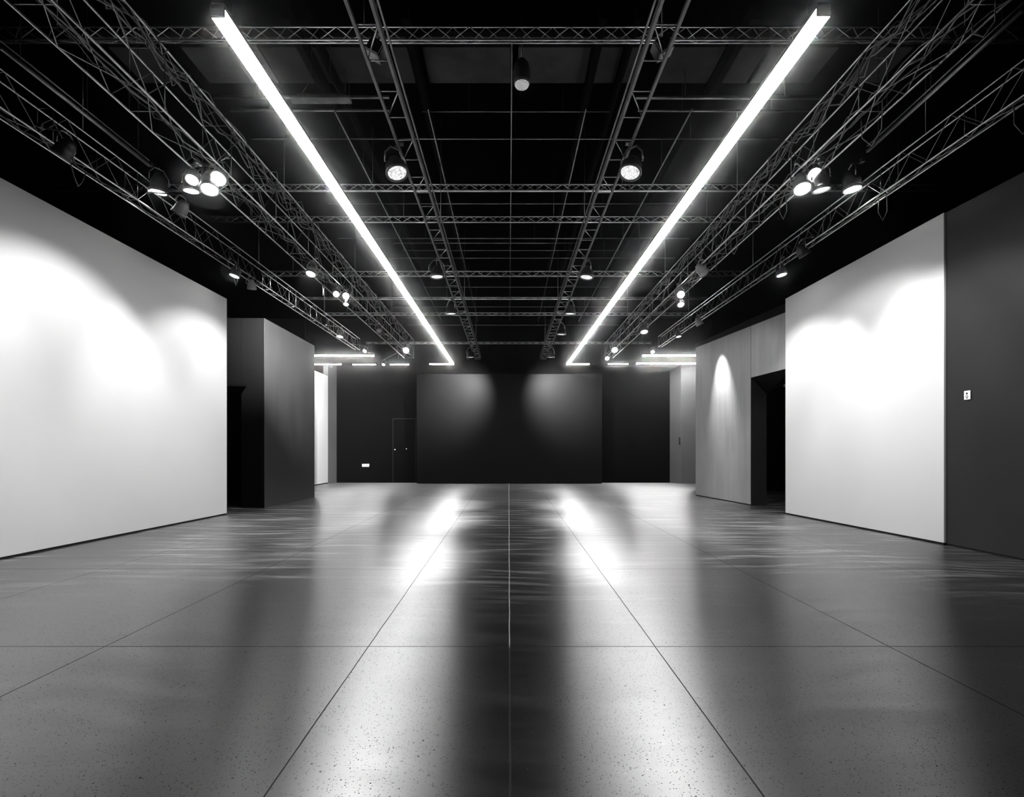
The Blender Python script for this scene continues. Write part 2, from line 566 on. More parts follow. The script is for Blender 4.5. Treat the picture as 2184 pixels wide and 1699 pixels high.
# switch on the charcoal wall at the right
sw_y = 0
for i in range(200):
    yy = 4.7 + i * .005
    q = V2 + dd * (yy - V.y)
    if VX + FPX * q.x / yy <= 2065.5:
        break
wq = V2 + dd * (yy - V.y)
sp = Vector((wq.x, yy, HC + (VY - 842.5) * yy / FPX))
tdir = Vector((dd.x, dd.y, 0)).normalized()
rotw = Matrix.Rotation(math.atan2(tdir.y, tdir.x), 3, 'Z')
nin = Vector((-1, 0, 0))
o = thing('light_switch', sp, 'white switch plate on the charcoal right wall', 'switch')
MB().box(sp + nin * .006, (.07, .01, .092), rotw).build('plate', M_PLATE, o, .003)
MB().box(sp + nin * .013 + Vector((0, 0, -.012)), (.024, .008, .03), rotw).build('rocker', M_CANG, o, .002)
MB().lathe([(.003, 0), (.009, .001), (.009, .004), (.003, .005)], Matrix.Translation(sp + nin * .012 + Vector((0, 0, .02))) @ Matrix.Rotation(-math.pi / 2, 4, 'Y'), 12).build('key_hole', M_SOCKET, o)

# ------------------------------------------------------------------ linear LED lights
ZS = 3.7


def strip(name, p0, p1, w, label, mat, hang, group=None, hgt=0.05):
    p0, p1 = Vector(p0), Vector(p1)
    t = (p1 - p0).normalized()
    L = (p1 - p0).length
    mid = (p0 + p1) / 2
    rot = Matrix.Rotation(math.atan2(t.y, t.x), 3, 'Z')
    root = thing(name, p0, label, 'linear light', group)
    df = MB().box(mid + Vector((0, 0, .0)), (L, w, hgt), rot).build('diffuser', mat, root)
    if mat is M_STRIP or mat is M_STRIPBACK:                       # frosted side walls are dimmer than the lens underneath
        df.data.materials.append(M_STRIPSIDE)
        for p_ in df.data.polygons:
            p_.material_index = 0 if p_.normal.z < -.5 else 1
    MB().box(mid + Vector((0, 0, hgt / 2 + .02)), (L, w * .8, .04), rot).build('housing', M_HOUS, root)
    for s, p in ((-1, p0), (1, p1)):
        MB().box(p + t * s * .006 + Vector((0, 0, .015)), (.012, w * .98, hgt + .025), rot).build('end_cap', M_HOUS, root)
    n = max(2, int(L / hang) + 1)
    for i in range(n):
        q = p0 + t * (.15 + (L - .3) * i / (n - 1)) + Vector((0, 0, hgt / 2 + .04))
        MB().path([q, (q.x, q.y, CEIL)], .0025, 5).build('hanger_wire', M_CAN, root)
    return root


e0, e1 = at_z(466, 30, ZS), at_z(965.5, 776, ZS)
strip('led_strip_light', e0, e1, .083, 'long glowing linear light on the left running toward the back panel', M_STRIP, 3.2, 'long ceiling strip lights')
e2, e3 = at_z(1755.5, 27, ZS), at_z(1211, 776, ZS)
strip('led_strip_light', e2, e3, .083, 'long glowing linear light on the right running toward the back panel', M_STRIP, 3.2, 'long ceiling strip lights')
for (x0, x1, yy_, lab, mt, w_) in (
        (916, 960, 776, 'short lit strip joined to the far end of the left long strip', M_STRIP, .05),
        (1216, 1257, 776, 'short lit strip joined to the far end of the right long strip', M_STRIP, .05),
        (832, 872, 777, 'thin lit strip left of the left long strip end', M_STRIPFAR, .035),
        (752, 802, 777, 'thin lit strip above the door in the back wall', M_STRIPFAR, .035),
        (640, 728, 777, 'thin lit strip next to the far left white wall', M_STRIPFAR, .03),
        (640, 798, 758, 'bright strip over the far left white wall', M_STRIPBACK, .055),
        (1297, 1340, 776, 'thin lit strip right of the right long strip end', M_STRIPFAR, .03),
        (1357, 1520, 774.5, 'bright strip in front of the grey corner wall, lower of two', M_STRIPBACK, .06),
        (1370, 1530, 757.5, 'bright strip in front of the grey corner wall, upper of two', M_STRIPBACK, .055)):
    strip('led_strip_light', at_z(x0, yy_, ZS), at_z(x1, yy_, ZS), w_, lab, mt, 2.0, 'short cross strips at the back', .02 if mt is M_STRIPFAR else .035)

# ------------------------------------------------------------------ trusses
rnd = random.Random(7)


def zigzag(a0, a1, b0, b1, n, jitter=0.0):
    """points alternating between line a and line b"""
    pts = []
    for i in range(n + 1):
        t = i / n
        p = lerp(a0, a1, t) if i % 2 == 0 else lerp(b0, b1, t)
        pts.append(p)
    return pts


def box_truss(label, x0, x1, zb, zt, ya, yb, pitch, mat, matw, r, rw, group, hangers=()):
    """rectangular truss running down the room: four chords, laced faces"""
    x0a, x0b = (x0 if isinstance(x0, tuple) else (x0, x0))
    x1a, x1b = (x1 if isinstance(x1, tuple) else (x1, x1))
    root = thing('lighting_truss', ((x0a + x1a) / 2, ya, zb), label, 'truss', group)
    c = {}
    for nm, xa, xb, z in (('bi', x0a, x0b, zb), ('bo', x1a, x1b, zb), ('ti', x0a, x0b, zt), ('to', x1a, x1b, zt)):
        c[nm] = (Vector((xa, ya, z)), Vector((xb, yb, z)))
        MB().path(c[nm], r, 8).build('chord', mat, root)
    n = int((yb - ya) / pitch)
    n += n % 2
    for a, b, m_ in (('bi', 'ti', n), ('bi', 'bo', n), ('bo', 'to', n)):
        MB().path(zigzag(c[a][0], c[a][1], c[b][0], c[b][1], m_), rw, 6).build('lacing', matw, root)
    k = max(4, int((yb - ya) / 1.0))
    for i in range(k + 1):
        t = i / k
        q = [lerp(c[s][0], c[s][1], t) for s in ('bi', 'bo', 'to', 'ti')]
        MB().path(q + [q[0]], rw, 6).build('frame', matw, root)
    for y in hangers:
        t = (y - ya) / (yb - ya)
        q = lerp(c['ti'][0], c['ti'][1], t)
        MB().path([q, (q.x, q.y, CEIL)], .004, 6).build('hanger_rod', M_STEELD, root)
    return c


HB = 2.8
ZT = HC + HB
tA_L = box_truss('deep box truss with cables between left wall and left strip light', (-2.83, -2.83), (-3.12, -3.12), ZT, ZT + .52, 1.2, 15.4, .46, M_STEEL, M_STEELD, .009, .0045, 'trusses running down the room', (3.5, 6.5, 9.5, 12.5))
tA_R = box_truss('deep box truss with cables between right wall and right strip light', (2.88, 2.88), (3.11, 3.11), ZT, ZT + .44, 1.2, 15.4, .46, M_STEEL, M_STEELD, .009, .0045, 'trusses running down the room', (3.5, 6.5, 9.5, 12.5))
tB_L = box_truss('slim box truss running just in front of the left white wall', (-4.14, -4.10), (-4.29, -4.22), ZT, ZT + .31, 1.5, 14.2, .30, M_STEEL, M_STEELD, .008, .004, 'trusses running down the room', (2.5, 5.0, 8.5, 11.5))
tB_R = box_truss('slim box truss running just in front of the right white wall', (4.06, 4.00), (4.16, 4.09), ZT, ZT + .28, 1.5, 13.8, .30, M_STEEL, M_STEELD, .008, .004, 'trusses running down the room', (2.5, 5.0, 8.5, 11.5))


def ladder_truss(label, xa, xb, ya, yb, z, group):
    """flat ladder truss of rectangular bars with rungs and a few diagonals"""
    root = thing('ladder_truss', ((xa + xb) / 2, ya, z), label, 'truss', group)
    inn, out = (xa, xb) if abs(xa) < abs(xb) else (xb, xa)
    s = 1 if inn > 0 else -1
    L = yb - ya
    MB().box((inn, (ya + yb) / 2, z + .02), (.022, L, .05)).build('rail', M_FLAT, root, .003)
    MB().box((out, (ya + yb) / 2, z + .0), (.022, L, .03)).build('rail', M_FLAT, root, .003)
    MB().box((inn - s * .028, (ya + yb) / 2, z + .06), (.012, L, .02)).build('cable_tray_edge', M_STEELD, root)
    n = int(L / .31)
    dg = []
    for i in range(n + 1):
        y = ya + L * i / n
        MB().path([(inn, y, z), (out, y, z)], .0055, 6).build('rung', M_STEEL, root)
        if i < n and i % 2 == 0:
            dg.append((y, ya + L * (i + 1) / n))
    for (y0, y1) in dg:
        MB().path([(inn, y0, z + .004), (out, y1, z + .004)], .005, 6).build('diagonal', M_STEEL, root)
    for y in (3.0, 6.5, 10.0, 13.5):
        MB().path([(inn, y, z + .04), (inn, y, CEIL)], .004, 6).build('hanger_rod', M_STEELD, root)


ladder_truss('flat ladder truss left of the room centre carrying floodlights', -.857, -1.010, 1.5, 15.6, ZT, 'ladder trusses at the room centre')
ladder_truss('flat ladder truss right of the room centre carrying floodlights', .955, 1.115, 1.5, 15.6, ZT, 'ladder trusses at the room centre')


def cross_truss(label, yb_px, h, xa_px, xb_px, z, pitch, r, rw):
    Y = FPX * (z - HC) / (VY - yb_px)
    xa, xb = (xa_px - VX) * Y / FPX, (xb_px - VX) * Y / FPX
    h, pitch, r, rw = h * KX, pitch * KX, r * KX, rw * KX
    root = thing('cross_truss', (xa, Y, z), label, 'truss', 'trusses running across the room')
    for dy, dz_ in ((0, 0), (0, h), (.10, h * .5)):
        MB().path([(xa, Y + dy, z + dz_), (xb, Y + dy, z + dz_)], r, 8).build('chord', M_STEEL, root)
    n = int((xb - xa) / pitch)
    a, b = (Vector((xa, Y, z)), Vector((xb, Y, z))), (Vector((xa, Y, z + h)), Vector((xb, Y, z + h)))
    c = (Vector((xa, Y + .10, z + h * .5)), Vector((xb, Y + .10, z + h * .5)))
    MB().path(zigzag(a[0], a[1], b[0], b[1], n), rw, 6).build('lacing', M_STEEL, root)
    MB().path(zigzag(b[0], b[1], c[0], c[1], n), rw, 6).build('lacing', M_STEELD, root)
    MB().path(zigzag(a[0], a[1], c[0], c[1], n), rw, 6).build('lacing', M_STEELD, root)
    for x in (xa + .6, xa + (xb - xa) * .36, xa + (xb - xa) * .64, xb - .6):
        MB().path([(x, Y, z + h), (x, Y, CEIL)], .0035, 6).build('hanger_rod', M_STEELD, root)
    return Y


ZX = HC + 3.46
KX = 3.46 / 3.12
cross_truss('cross truss nearest the camera, spanning the whole top of the view', 85, .098, -30, 2210, ZX, .125, .0065, .0042)
cross_truss('second cross truss back, just above the big floodlights', 406, .072, 110, 2012, ZX, .11, .008, .005)
cross_truss('third cross truss back, below and beyond the big floodlights', 473.6, .076, 450, 1592, ZX, .13, .008, .005)
cross_truss('fourth cross truss back, beside the mid-sized floodlights', 589, .09, 560, 1592, ZX, .14, .009, .006)
cross_truss('fifth cross truss back, a thin bar past the mid-sized floodlights', 637, .03, 640, 1510, ZX, .2, .009, .004)
cross_truss('sixth cross truss back, small and deep in the room', 672, .055, 690, 1470, ZX, .16, .009, .006)
cross_truss('farthest cross truss, just before the strip light ends', 733, .05, 780, 1390, ZX, .2, .009, .006)

# ------------------------------------------------------------------ pipes, beams and boards on the ceiling
ci = 0


def cpipe(p0, p1, r, label, mat=None, group='ceiling conduits', nm='ceiling_pipe'):
    root = thing(nm, Vector(p0), label, 'pipe', group)
    MB().path([p0, p1], r, 8).build('pipe', mat or M_PIPE, root)
    d_ = Vector(p1) - Vector(p0)
    n = max(2, int(d_.length / 2.2))
    for i in range(n):
        q = Vector(p0) + d_ * ((i + .5) / n)
        m = MB()
        m.path([q, (q.x, q.y, CEIL)], r * .35, 5)
        m.build('hanger_strap', M_STEELD, root)
    return root


ZP = 4.95


def hp_pipe(yp, xa, xb, r, label, z=ZP):
    Y = FPX * (z - HC) / (VY - yp)
    cpipe(((xa - VX) * Y / FPX, Y, z), ((xb - VX) * Y / FPX, Y, z), r, label)


hp_pipe(207, 455, 830, .020, 'thick pipe behind the left strip light, upper one of a pair')
hp_pipe(235, 490, 830, .016, 'thinner pipe behind the left strip light, lower one of a pair')
hp_pipe(208, 1355, 1780, .020, 'thick pipe behind the right strip light, upper one of a pair')
hp_pipe(236, 1360, 1740, .014, 'thinner pipe behind the right strip light, lower one of a pair')
hp_pipe(238, 900, 1300, .006, 'hairline conduit between the ladder trusses, just below the hanging dome lamp')
hp_pipe(296, 538, 1660, .010, 'long thin conduit crossing the ceiling in front of the big floodlights')
hp_pipe(434, 700, 1480, .010, 'thin conduit crossing just behind the second cross truss')
hp_pipe(508, 720, 1470, .011, 'thin conduit crossing just behind the third cross truss')
hp_pipe(518, 838, 1240, .011, 'short conduit between the ladder trusses behind the third cross truss')
hp_pipe(534, 860, 1320, .008, 'faint conduit midway between third and fourth cross trusses')
hp_pipe(550, 830, 1440, .010, 'thin conduit just in front of the fourth cross truss')
hp_pipe(612, 900, 1300, .010, 'thin conduit behind the fourth cross truss')
hp_pipe(654, 840, 1340, .011, 'thin conduit in front of the sixth cross truss')
hp_pipe(693, 870, 1320, .012, 'thin conduit behind the sixth cross truss')
hp_pipe(711, 890, 1300, .012, 'thin conduit deep in the room before the farthest cross truss')
hp_pipe(753, 915, 1260, .013, 'last thin conduit before the back panel')
# pipes running down the room
for (rx, lab) in ((-.51, 'conduit running down the room left of the left ladder truss'), (.535, 'conduit running down the room right of the right ladder truss'),
                  (.008, 'conduit running down the room along its centre line'), (-.235, 'dark conduit running down the room just right of the left ladder truss'),
                  (.225, 'dark conduit running down the room just left of the right ladder truss')):
    x = rx * (ZP - .02 - HC)
    cpipe((x, 5.9 if abs(rx) > .1 else 4.9, ZP - .03), (x, 15.5, ZP - .03), .012 if abs(rx) > .3 else .008, lab, M_PIPE if abs(rx) > .3 or abs(rx) < .1 else M_STEELD)
# long smooth cable trays beside the outer trusses
for s, lab in ((-1, 'smooth dark duct rail between the two left box trusses'), (1, 'smooth dark duct rail between the two right box trusses')):
    tr = thing('duct_rail', (s * 4.6, 2, 4.25), lab, 'rail', 'duct rails')
    p0 = at_z(0 if s < 0 else 2184, 100 if s < 0 else 20, 4.0)
    p1 = at_z(318 if s < 0 else 1850, 352 if s < 0 else 322, 4.0)
    MB().path([p0, p1], .018, 8).build('rail', M_PIPE, tr)
    MB().path([p0 + Vector((0, 0, .05)), p1 + Vector((0, 0, .05))], .007, 6).build('edge', M_STEELD, tr)
    for t in (.1, .5, .9):
        q = lerp(p0, p1, t)
        MB().path([q, (q.x, q.y, CEIL)], .004, 5).build('hanger_rod', M_STEELD, tr)

# grey ceiling boards in the front bay, with black beams under them
ZC = CEIL - .03
yA, yB_ = FPX * (ZC - HC) / (VY - 96), FPX * (ZC - HC) / (VY - 173)
edges = [(230, 318), (385, 486), (486, 548), (552, 642), (664, 688), (694, 824), (838, 868), (900, 1089), (1106, 1262), (1282, 1330), (1346, 1372), (1436, 1548), (1572, 1640), (1648, 1790), (1878, 1950)]
names = ['tilted grey ceiling board at the far left of the front bay', 'grey ceiling board left of the left strip light', 'narrow grey ceiling board behind the left strip light', 'grey ceiling board just right of the left strip light',
         'sliver of grey ceiling board between two close beams on the left', 'grey ceiling board left of the left ladder truss', 'small grey ceiling board right of the left ladder truss', 'wide grey ceiling board left of the hanging dome lamp',
         'wide grey ceiling board behind the hanging dome lamp', 'narrow grey ceiling board left of the right ladder truss', 'sliver of grey ceiling board behind the right ladder truss', 'grey ceiling board right of the right ladder truss',
         'small grey ceiling board left of the right strip light', 'wide grey ceiling board right of the right strip light', 'grey ceiling board at the far right of the front bay']
for i, ((xa, xb), lab) in enumerate(zip(edges, names)):
    x0, x1 = (xa - VX) * yA / FPX, (xb - VX) * yA / FPX
    tag(MB().box(((x0 + x1) / 2, (yA + yB_) / 2, ZC), (x1 - x0, yB_ - yA, .05)).build('ceiling_board', M_CPANEL, None, .004), lab, 'ceiling board', 'grey ceiling boards')
tag(MB().box((0, yA - .12, ZC - .01), (9.0, .07, .06)).build('ceiling_board', M_CPANEL), 'long thin grey ceiling board right behind the nearest cross truss', 'ceiling board', 'grey ceiling boards')
bl = 0
for (xp, lab) in ((520, 'black ceiling joist crossing behind the left strip light'), (653, 'black ceiling joist left of the left ladder truss, first of two'), (690, 'black ceiling joist left of the left ladder truss, second of two'), (884, 'black ceiling joist right of the left ladder truss'),
                  (1270, 'black ceiling joist right of the hanging dome lamp'), (1338, 'black ceiling joist left of the right ladder truss'), (1560, 'black ceiling joist left of the right strip light')):
    x = (xp - VX) * yA / FPX
    bmn = MB().box((x, 8.5, CEIL - .12), (.07 if xp not in (690, 1338) else .035, 7.2, .14))
    tag(bmn.build('ceiling_joist', M_BEAM), lab, 'joist', 'black ceiling joists')

# hanging dome lamp near the centre
dp = at_z(1113, 180, 4.55)
dl = thing('dome_pendant', dp, 'grey dome pendant lamp high at the room centre', 'pendant lamp')
MB().lathe([(.075, 0), (.085, .03), (.085, .12), (.07, .19), (.04, .23), (.02, .25)], Matrix.Translation(dp), 24).build('shade', M_BOXD, dl)
MB().lathe([(.02, -.022), (.062, -.018), (.07, 0), (.02, .002)], Matrix.Translation(dp), 24).build('lens', M_LENSLOW, dl)
MB().path([dp + Vector((0, 0, .24)), (dp.x, dp.y, CEIL)], .008, 6).build('stem', M_STEELD, dl)

# unlit batten light hung under the pipes at the left
b0, b1 = at_z(620, 212, 4.55), at_z(748, 212, 4.55)
bt = thing('batten_light', b0, 'unlit batten light hung on splayed wires right of the left strip light', 'batten light')
bm_ = (b0 + b1) / 2
MB().box(bm_, ((b1 - b0).length, .10, .03)).build('reflector', M_BOX, bt, .006)
MB().box(bm_ + Vector((0, 0, .03)), ((b1 - b0).length * .8, .05, .03)).build('gear_tray', M_STEELD, bt)
for a, s in ((b0, 1), (b1, -1)):
    q = a + Vector((s * .09, 0, .02))
    MB().path([q, q + Vector((s * .12, 0, .2)), (q.x + s * .12, q.y, CEIL)], .003, 5).build('hanger_wire', M_STEELD, bt)

# small boxes wedged under the nearest cross truss
for (xp, yp, rz, lab) in ((803, 108, .5, 'grey wedge-shaped junction box under the nearest cross truss, on the left ladder truss'), (1412, 104, -.5, 'grey wedge-shaped junction box under the nearest cross truss, on the right ladder truss')):
    p = at_z(xp, yp, ZT + .13)
    jb = thing('junction_box', p, lab, 'junction box')
    rot = Matrix.Rotation(rz, 3, 'Y')
    MB().box(p, (.12, .10, .11), rot).build('body', M_BOX, jb, .01)
    MB().box(p + rot @ Vector((0, -.052, .0)), (.10, .008, .09), rot).build('cover', M_PIPE, jb, .003)
    MB().path([p + Vector((0, 0, .04)), (p.x, p.y, CEIL)], .006, 6).build('stem', M_STEELD, jb)

# ------------------------------------------------------------------ cables on the trusses


def cable_bundle(label, base, side, n, ya, yb, spread, sag, seed):
    """loose cables tied along a truss: each one wavers and sags between ties"""
    r = random.Random(seed)
    root = thing('cable_bundle', (base[0], ya, base[1]), label, 'cables', 'cable bundles on the trusses')
    for k in range(n):
        pts = []
        y = ya + r.uniform(0, .3)
        ox, oz = r.uniform(-1, 1) * spread, r.uniform(-.3, 1) * spread
        i = 0
        ye = yb - r.uniform(0, (yb - ya) * .3)
        while y < ye:
            tie = i % 4 == 0
            dz_ = (0 if tie else -sag * r.uniform(.1, 1.0) * math.sin(math.pi * (i % 4) / 4))
            pts.append((base[0] + ox + r.uniform(-1, 1) * spread * .45, y, base[1] + oz + dz_ + r.uniform(-.01, .01)))
            y += r.uniform(.10, .22)
            i += 1
        MB().path(pts, r.uniform(.004, .0075), 6).build('cable', M_CABLEG if r.random() < .6 else M_CABLE, root)
    # drop loops
    for k in range(n):
        y = r.uniform(ya, yb)
        x = base[0] + r.uniform(-1, 1) * spread
        hh = r.uniform(.08, .3)
        w_ = r.uniform(.08, .3)
        MB().path([(x, y, base[1]), (x + .02, y + w_ * .15, base[1] - hh * .7), (x, y + w_ * .5, base[1] - hh), (x - .02, y + w_ * .85, base[1] - hh * .6), (x, y + w_, base[1])], .0045, 6).build('hanging_loop', M_CABLEG, root)


cable_bundle('loose cables along the top of the deep left truss', (-2.86, ZT + .50), 1, 7, 2.6, 15.0, .07, .16, 1)
cable_bundle('loose cables lying in the bottom of the deep left truss', (-2.97, ZT + .02), 1, 4, 2.6, 14.5, .08, .05, 2)
cable_bundle('loose cables along the top of the deep right truss', (2.93, ZT + .42), 1, 7, 2.6, 15.0, .07, .16, 3)
cable_bundle('loose cables lying in the bottom of the deep right truss', (3.0, ZT + .02), 1, 4, 2.6, 14.5, .07, .05, 4)
cable_bundle('loose cables tied in the slim left truss', (-4.2, ZT + .015), 1, 2, 2.6, 9.0, .04, .05, 5)
cable_bundle('loose cables tied in the slim right truss', (4.1, ZT + .015), 1, 2, 2.6, 9.0, .03, .05, 6)

# ------------------------------------------------------------------ spotlights
CHORDS = [(-2.83, ZT), (-3.12, ZT), (2.88, ZT), (3.11, ZT), (-4.12, ZT), (-4.25, ZT), (4.03, ZT), (4.12, ZT), (-.857, ZT), (-1.01, ZT), (.955, ZT), (1.115, ZT)]


def spotlight(p, aim, R, label, lens, kind='spotlight', body=None, group='spotlights on the trusses', length=2.1):
    """par can: p = centre of the lens, aim = direction the lens faces"""
    p = Vector(p)
    a = Vector(aim).normalized()
    zaxis = -a
    q = zaxis.to_track_quat('Z', 'Y').to_matrix().to_4x4()
    M = Matrix.Translation(p) @ q
    root = thing(kind, p, label, kind, group)
    body = body or M_CAN
    L = R * length
    MB().lathe([(R * .86, .0), (R * 1.06, -.006), (R * 1.06, R * .22), (R * .98, R * .26), (R * .95, L * .55), (R * .66, L * .82), (R * .5, L), (R * .2, L * 1.03)], M, 24).build('housing', body, root)
    MB().lathe([(R * .15, -.004 - R * .10), (R * .55, -.004 - R * .07), (R * .88, -.004), (R * .88, .004), (R * .2, .006)], M, 24).build('lens', lens, root)
    # colour-frame rim
    MB().lathe([(R * .93, -.014), (R * 1.08, -.014), (R * 1.1, -.004), (R * .93, -.004), (R * .93, -.014)], M, 24, False).build('rim', M_RIM, root)
    piv = p + zaxis * L * .5
    side = Vector((0, 0, 1)).cross(a)
    side = side.normalized() if side.length > .05 else Vector((1, 0, 0))
    top = piv + Vector((0, 0, R * 1.7))
    s1, s2 = piv + side * R * 1.16, piv - side * R * 1.16
    MB().path([s1, s1 + Vector((0, 0, R * .9)), top + side * R * .55, top, top - side * R * .55, s2 + Vector((0, 0, R * .9)), s2], R * .09, 6).build('yoke', M_STEELD, root)
    best = min(CHORDS, key=lambda c: (c[0] - top.x) ** 2)
    tgt = Vector((best[0] if abs(best[0] - top.x) < .5 else top.x, top.y, max(ZT, top.z + .02)))
    if abs(tgt.z - top.z) < .05:
        tgt.z = top.z + .05
    if abs(best[0] - top.x) >= .5:
        tgt.z = ZX
    MB().path([top, top + Vector((0, 0, .015)), tgt], R * .13, 6).build('stem', M_STEELD, root)
    MB().box(tgt + Vector((0, 0, .005)), (R * .5, R * .55, R * .45)).build('mount_clamp', M_STEELD, root, .004)
    return root


def beam(p, tgt, watts, deg, blend, radius=.03):
    ld = bpy.data.lights.new('spot_beam', 'SPOT')
    ld.energy = watts
    ld.spot_size = math.radians(deg)
    ld.spot_blend = blend
    ld.shadow_soft_size = radius
    lo = bpy.data.objects.new('spot_beam', ld)
    dirv = (Vector(tgt) - Vector(p)).normalized()
    lo.location = Vector(p) + Vector((0, 0, -.05)) + dirv * .05
    lo.rotation_euler = (-dirv).to_track_quat('Z', 'Y').to_euler()
    col.objects.link(lo)


def pz(px, py, hs):
    return at_z(px, py, HC + hs)


DN = (0, 0, -1)
# (pixel, height above eye, facing, radius, lens, label)
FX = [
    (338, 408, 3.0, (-.1, .05, -1), .092, M_LENS, 'lit spotlight with glowing oval lens left of the four-lamp cluster'),
    (410, 382, 2.7, (.1, -.55, -1), .062, M_LENS, 'upper left lamp of the lit left cluster of four'),
    (408, 405, 2.65, (.0, .1, -1), .074, M_LENS, 'lower left lamp of the lit left cluster of four'),
    (447, 402, 2.62, (.15, -.3, -1), .086, M_LENS, 'lower right lamp of the lit left cluster of four'),
    (466, 380, 2.72, (.1, -.8, -1), .076, M_LENS, 'upper right and brightest lamp of the lit left cluster of four'),
    (500, 587, 2.6, (-.25, -.15, -1), .072, M_LENS, 'lit spotlight close above the far end of the left white wall'),
    (663, 583, 2.62, (-.1, -.4, -1), .070, M_LENS, 'lit spotlight hanging under the deep left truss by the fourth cross truss'),
    (717, 627, 2.62, (.3, -1.4, -.6), .054, M_LENSMID, 'small tilted lamp at the left of the left trio under the truss'),
    (738, 631, 2.66, (.1, -1.6, -.8), .060, M_LENS, 'brightest lamp of the left trio under the deep truss'),
    (738, 648, 2.52, (0, -.6, -1), .048, M_LENSMID, 'lowest lamp of the left trio under the deep truss'),
    (725, 717, 2.6, (-.1, -.2, -1), .074, M_LENS, 'lit spotlight just over the end of the charcoal block'),
    (778, 748, 2.6, (-.3, -1.0, -.8), .050, M_LENS, 'lit spotlight standing above the bright far left strip'),
    (866, 747, 2.62, (.1, -1.2, -.7), .082, M_LENS, 'strong lit spotlight at the far end of the deep left truss'),
    (808, 705, 2.6, (.4, -.8, -.8), .060, M_CANG, 'unlit pale spotlight beyond the left trio'),
    (818, 777, 2.45, (0, -.9, -1), .050, M_LENSMID, 'small lit lamp between the thin strips at far left'),
    (1738, 373, 2.75, (-.35, -1.3, -.7), .070, M_LENSMID, 'round lamp facing the camera, topmost of the right cluster'),
    (1711, 401, 2.62, (-.1, -.4, -1), .082, M_LENS, 'brightest lamp, lower left of the right cluster'),
    (1752, 403, 2.62, (.1, .05, -1), .080, M_LENSMID, 'dimmer lamp, lower right of the right cluster'),
    (1818, 402, 3.0, (.1, -.02, -1), .096, M_LENS, 'lit spotlight with oval lens right of the right cluster'),
    (1667, 585, 2.6, (.15, -.1, -1), .072, M_LENS, 'lit spotlight above the far part of the right white wall'),
    (1452, 628, 2.66, (0, -1.6, -.8), .066, M_LENS, 'upper bright lamp of the stacked pair under the deep right truss'),
    (1452, 649, 2.5, (0, -.7, -1), .060, M_LENSMID, 'lower lamp of the stacked pair under the deep right truss'),
    (1374, 707, 2.6, (0, -.4, -1), .082, M_LENSMID, 'lit bell lamp below the deep right truss'),
    (1447, 717, 2.6, (.1, -.2, -1), .060, M_LENSMID, 'small flat lamp under the slim right truss'),
    (1392, 750, 2.6, (-.1, -1, -.8), .050, M_LENS, 'lit lamp at the far end of the slim right truss'),
    (1311, 746, 2.62, (-.05, -1.3, -.7), .078, M_LENS, 'strong lit lamp at the far end of the deep right truss'),
    (1295, 764, 2.45, (-.05, -1.2, -.8), .058, M_LENS, 'smaller lit lamp just below the strong far right one'),
]
for (px, py, hs, aim, R, lens, lab) in FX:
    spotlight(pz(px, py, hs), aim, R, lab, lens)
# spotlights seen from behind, aimed at the walls
BK = [
    ((-3.95, 4.55, 3.62), (-.8, .05, -1), .075, M_CAN, 'black spotlight aimed at the near part of the left white wall'),
    (tuple(pz(381, 455, 2.72)), (-.7, .1, -1), .075, M_CANG, 'pale spotlight seen from behind on the slim left truss'),
    ((3.93, 6.85, 3.62), (.7, .05, -1), .072, M_CAN, 'black spotlight aimed at the middle of the right white wall'),
    (tuple(pz(1503, 582, 2.7)), (.8, .3, -.6), .080, M_CANG, 'pale spotlight seen from behind on the deep right truss'),
    (tuple(pz(1493, 692, 2.62)), (.5, .05, -1), .070, M_CANG, 'pale spotlight aimed at the smeared grey wall'),
    (tuple(pz(537, 615, 2.6)), (-.2, .5, -1), .065, M_CANG, 'pale unlit spotlight just past the left white wall'),
]
for (p, aim, R, body, lab) in BK:
    spotlight(p, aim, R, lab, M_LENSDIM, body=body)

# bell floodlights under the ladder trusses
FLD = [
    (847, 368, 2.6, (.25, -.25, -1), .098, 'big floodlight with patterned glass under the left ladder truss, nearest'),
    (932, 589, 2.6, (.05, .0, -1), .098, 'floodlight under the left ladder truss by the fourth cross truss'),
    (962, 668, 2.6, (.05, .05, -1), .100, 'floodlight under the left ladder truss, third back'),
    (1004, 761, 2.6, (.05, .1, -1), .105, 'floodlight under the left ladder truss, farthest back'),
    (1344, 367, 2.6, (-.25, -.25, -1), .098, 'big floodlight with patterned glass under the right ladder truss, nearest'),
    (1251, 590, 2.6, (-.15, -.05, -1), .098, 'floodlight under the right ladder truss by the fourth cross truss'),
    (1216, 668, 2.6, (-.05, .05, -1), .100, 'floodlight under the right ladder truss, third back'),
    (1197, 712, 2.6, (-.05, .05, -1), .100, 'floodlight under the right ladder truss, fourth back'),
    (1174, 761, 2.6, (-.05, .1, -1), .105, 'floodlight under the right ladder truss, farthest back'),
]
for (px, py, hs, aim, R, lab) in FLD:
    spotlight(pz(px, py, hs), aim, R, lab, M_LENSDIM, kind='floodlight', group='floodlights under the ladder trusses', length=1.5)

# ------------------------------------------------------------------ beams of those lamps and one added spot
# scallops on the white walls
beam(BK[0][0], (-4.72, 4.5, 1.75), 60, 50, .9)
beam(BK[1][0], (-4.61, 6.2, 1.75), 66, 48, .9)
beam(pz(500, 587, 2.6), (-4.50, 7.85, 1.75), 40, 50, .9)
beam(pz(1818, 402, 3.0), (4.63, 6.0, 1.9), 40, 44, .8)
beam(BK[2][0], (4.55, 6.95, 1.75), 48, 48, .8)
beam(pz(1667, 585, 2.6), (4.47, 7.95, 1.75), 42, 46, .8)
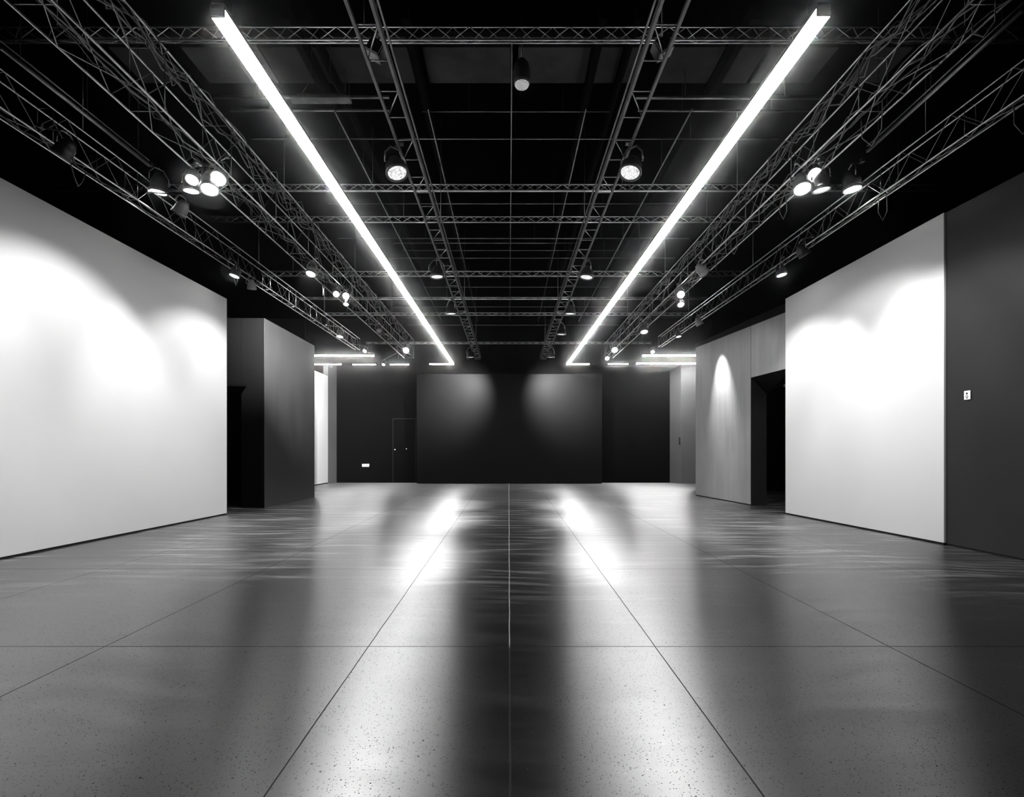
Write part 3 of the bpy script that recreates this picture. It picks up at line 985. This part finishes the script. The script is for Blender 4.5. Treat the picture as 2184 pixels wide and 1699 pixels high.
# even wash on the white walls from the deep trusses, plus an added unseen spot on the near left
for (p, t, w_) in ((pz(447, 402, 2.62), (-4.65, 5.2, .6), 75), ((-3.0, 2.5, 3.62), (-4.8, 2.5, .6), 75), (pz(663, 583, 2.62), (-4.5, 7.6, .6), 65),
                   (pz(1711, 401, 2.62), (4.65, 5.4, .6), 65), (pz(1752, 403, 2.62), (4.55, 6.9, .6), 55), ((3.0, 7.6, 3.62), (4.5, 7.7, .6), 55)):
    beam(p, t, w_ * 2.1, 98 if p[0] < 0 else 92, .45, .04)
# charcoal wall at the right edge, charcoal block at the left
beam(pz(1738, 373, 2.75), (4.72, 4.3, 1.2), 190, 78, .6)
beam(pz(663, 583, 2.62), (-4.3, 9.9, 3.0), 5000, 66, 1.0)
# grey wall, lintel
beam(BK[4][0], (4.38, 10.6, 2.3), 520, 44, 1.0)
beam(pz(1452, 628, 2.66), (4.5, 9.8, 1.6), 60, 90, .5)
# far left white wall, far right corner
beam(pz(778, 748, 2.6), (-5.7, 15.6, 1.9), 60, 50, .7)
beam(pz(1392, 750, 2.6), (5.4, 16.4, 1.4), 80, 45, .7)
# floodlights throw soft pools on the floor
for (k, w_, dx) in ((0, 300, -.42), (1, 260, -.35), (2, 200, -.35), (4, 300, .42), (5, 260, .35), (6, 200, .35)):
    px, py, hs = FLD[k][:3]
    q = pz(px, py, hs)
    beam(q, (q.x + dx, q.y, 0), w_, 46, 1.0, .11)
# two pools on the back panel
beam(pz(1004, 761, 2.6), (-1.68, YP, 2.85), 1150, 74, 1.0)
beam(pz(1174, 761, 2.6), (1.68, YP, 2.85), 1150, 74, 1.0)

# ------------------------------------------------------------------ world and view
wd = bpy.data.worlds.new('world')
scene.world = wd
wd.use_nodes = True
wd.node_tree.nodes['Background'].inputs[0].default_value = (0, 0, 0, 1)
wd.node_tree.nodes['Background'].inputs[1].default_value = 0.0

vs = scene.view_settings
vs.view_transform = 'Standard'
vs.look = 'None'
vs.exposure = 0.5
vs.gamma = 1.0
vs.use_curve_mapping = False
cy = scene.cycles
cy.max_bounces = 4
cy.diffuse_bounces = 3
cy.glossy_bounces = 2
cy.use_adaptive_sampling = True
cy.adaptive_threshold = 0.03
cy.sample_clamp_indirect = 4.0
cy.caustics_reflective = False
cy.caustics_refractive = False
# thin haze added to imitate lens bloom: it scatters almost straight ahead, so it shows as a halo round the lamps
hz = wd.node_tree.nodes.new('ShaderNodeVolumeScatter')
hz.inputs['Density'].default_value = 0.0055
hz.inputs['Anisotropy'].default_value = 0.988
wd.node_tree.links.new(hz.outputs[0], wd.node_tree.nodes['World Output'].inputs['Volume'])
cy.volume_bounces = 0
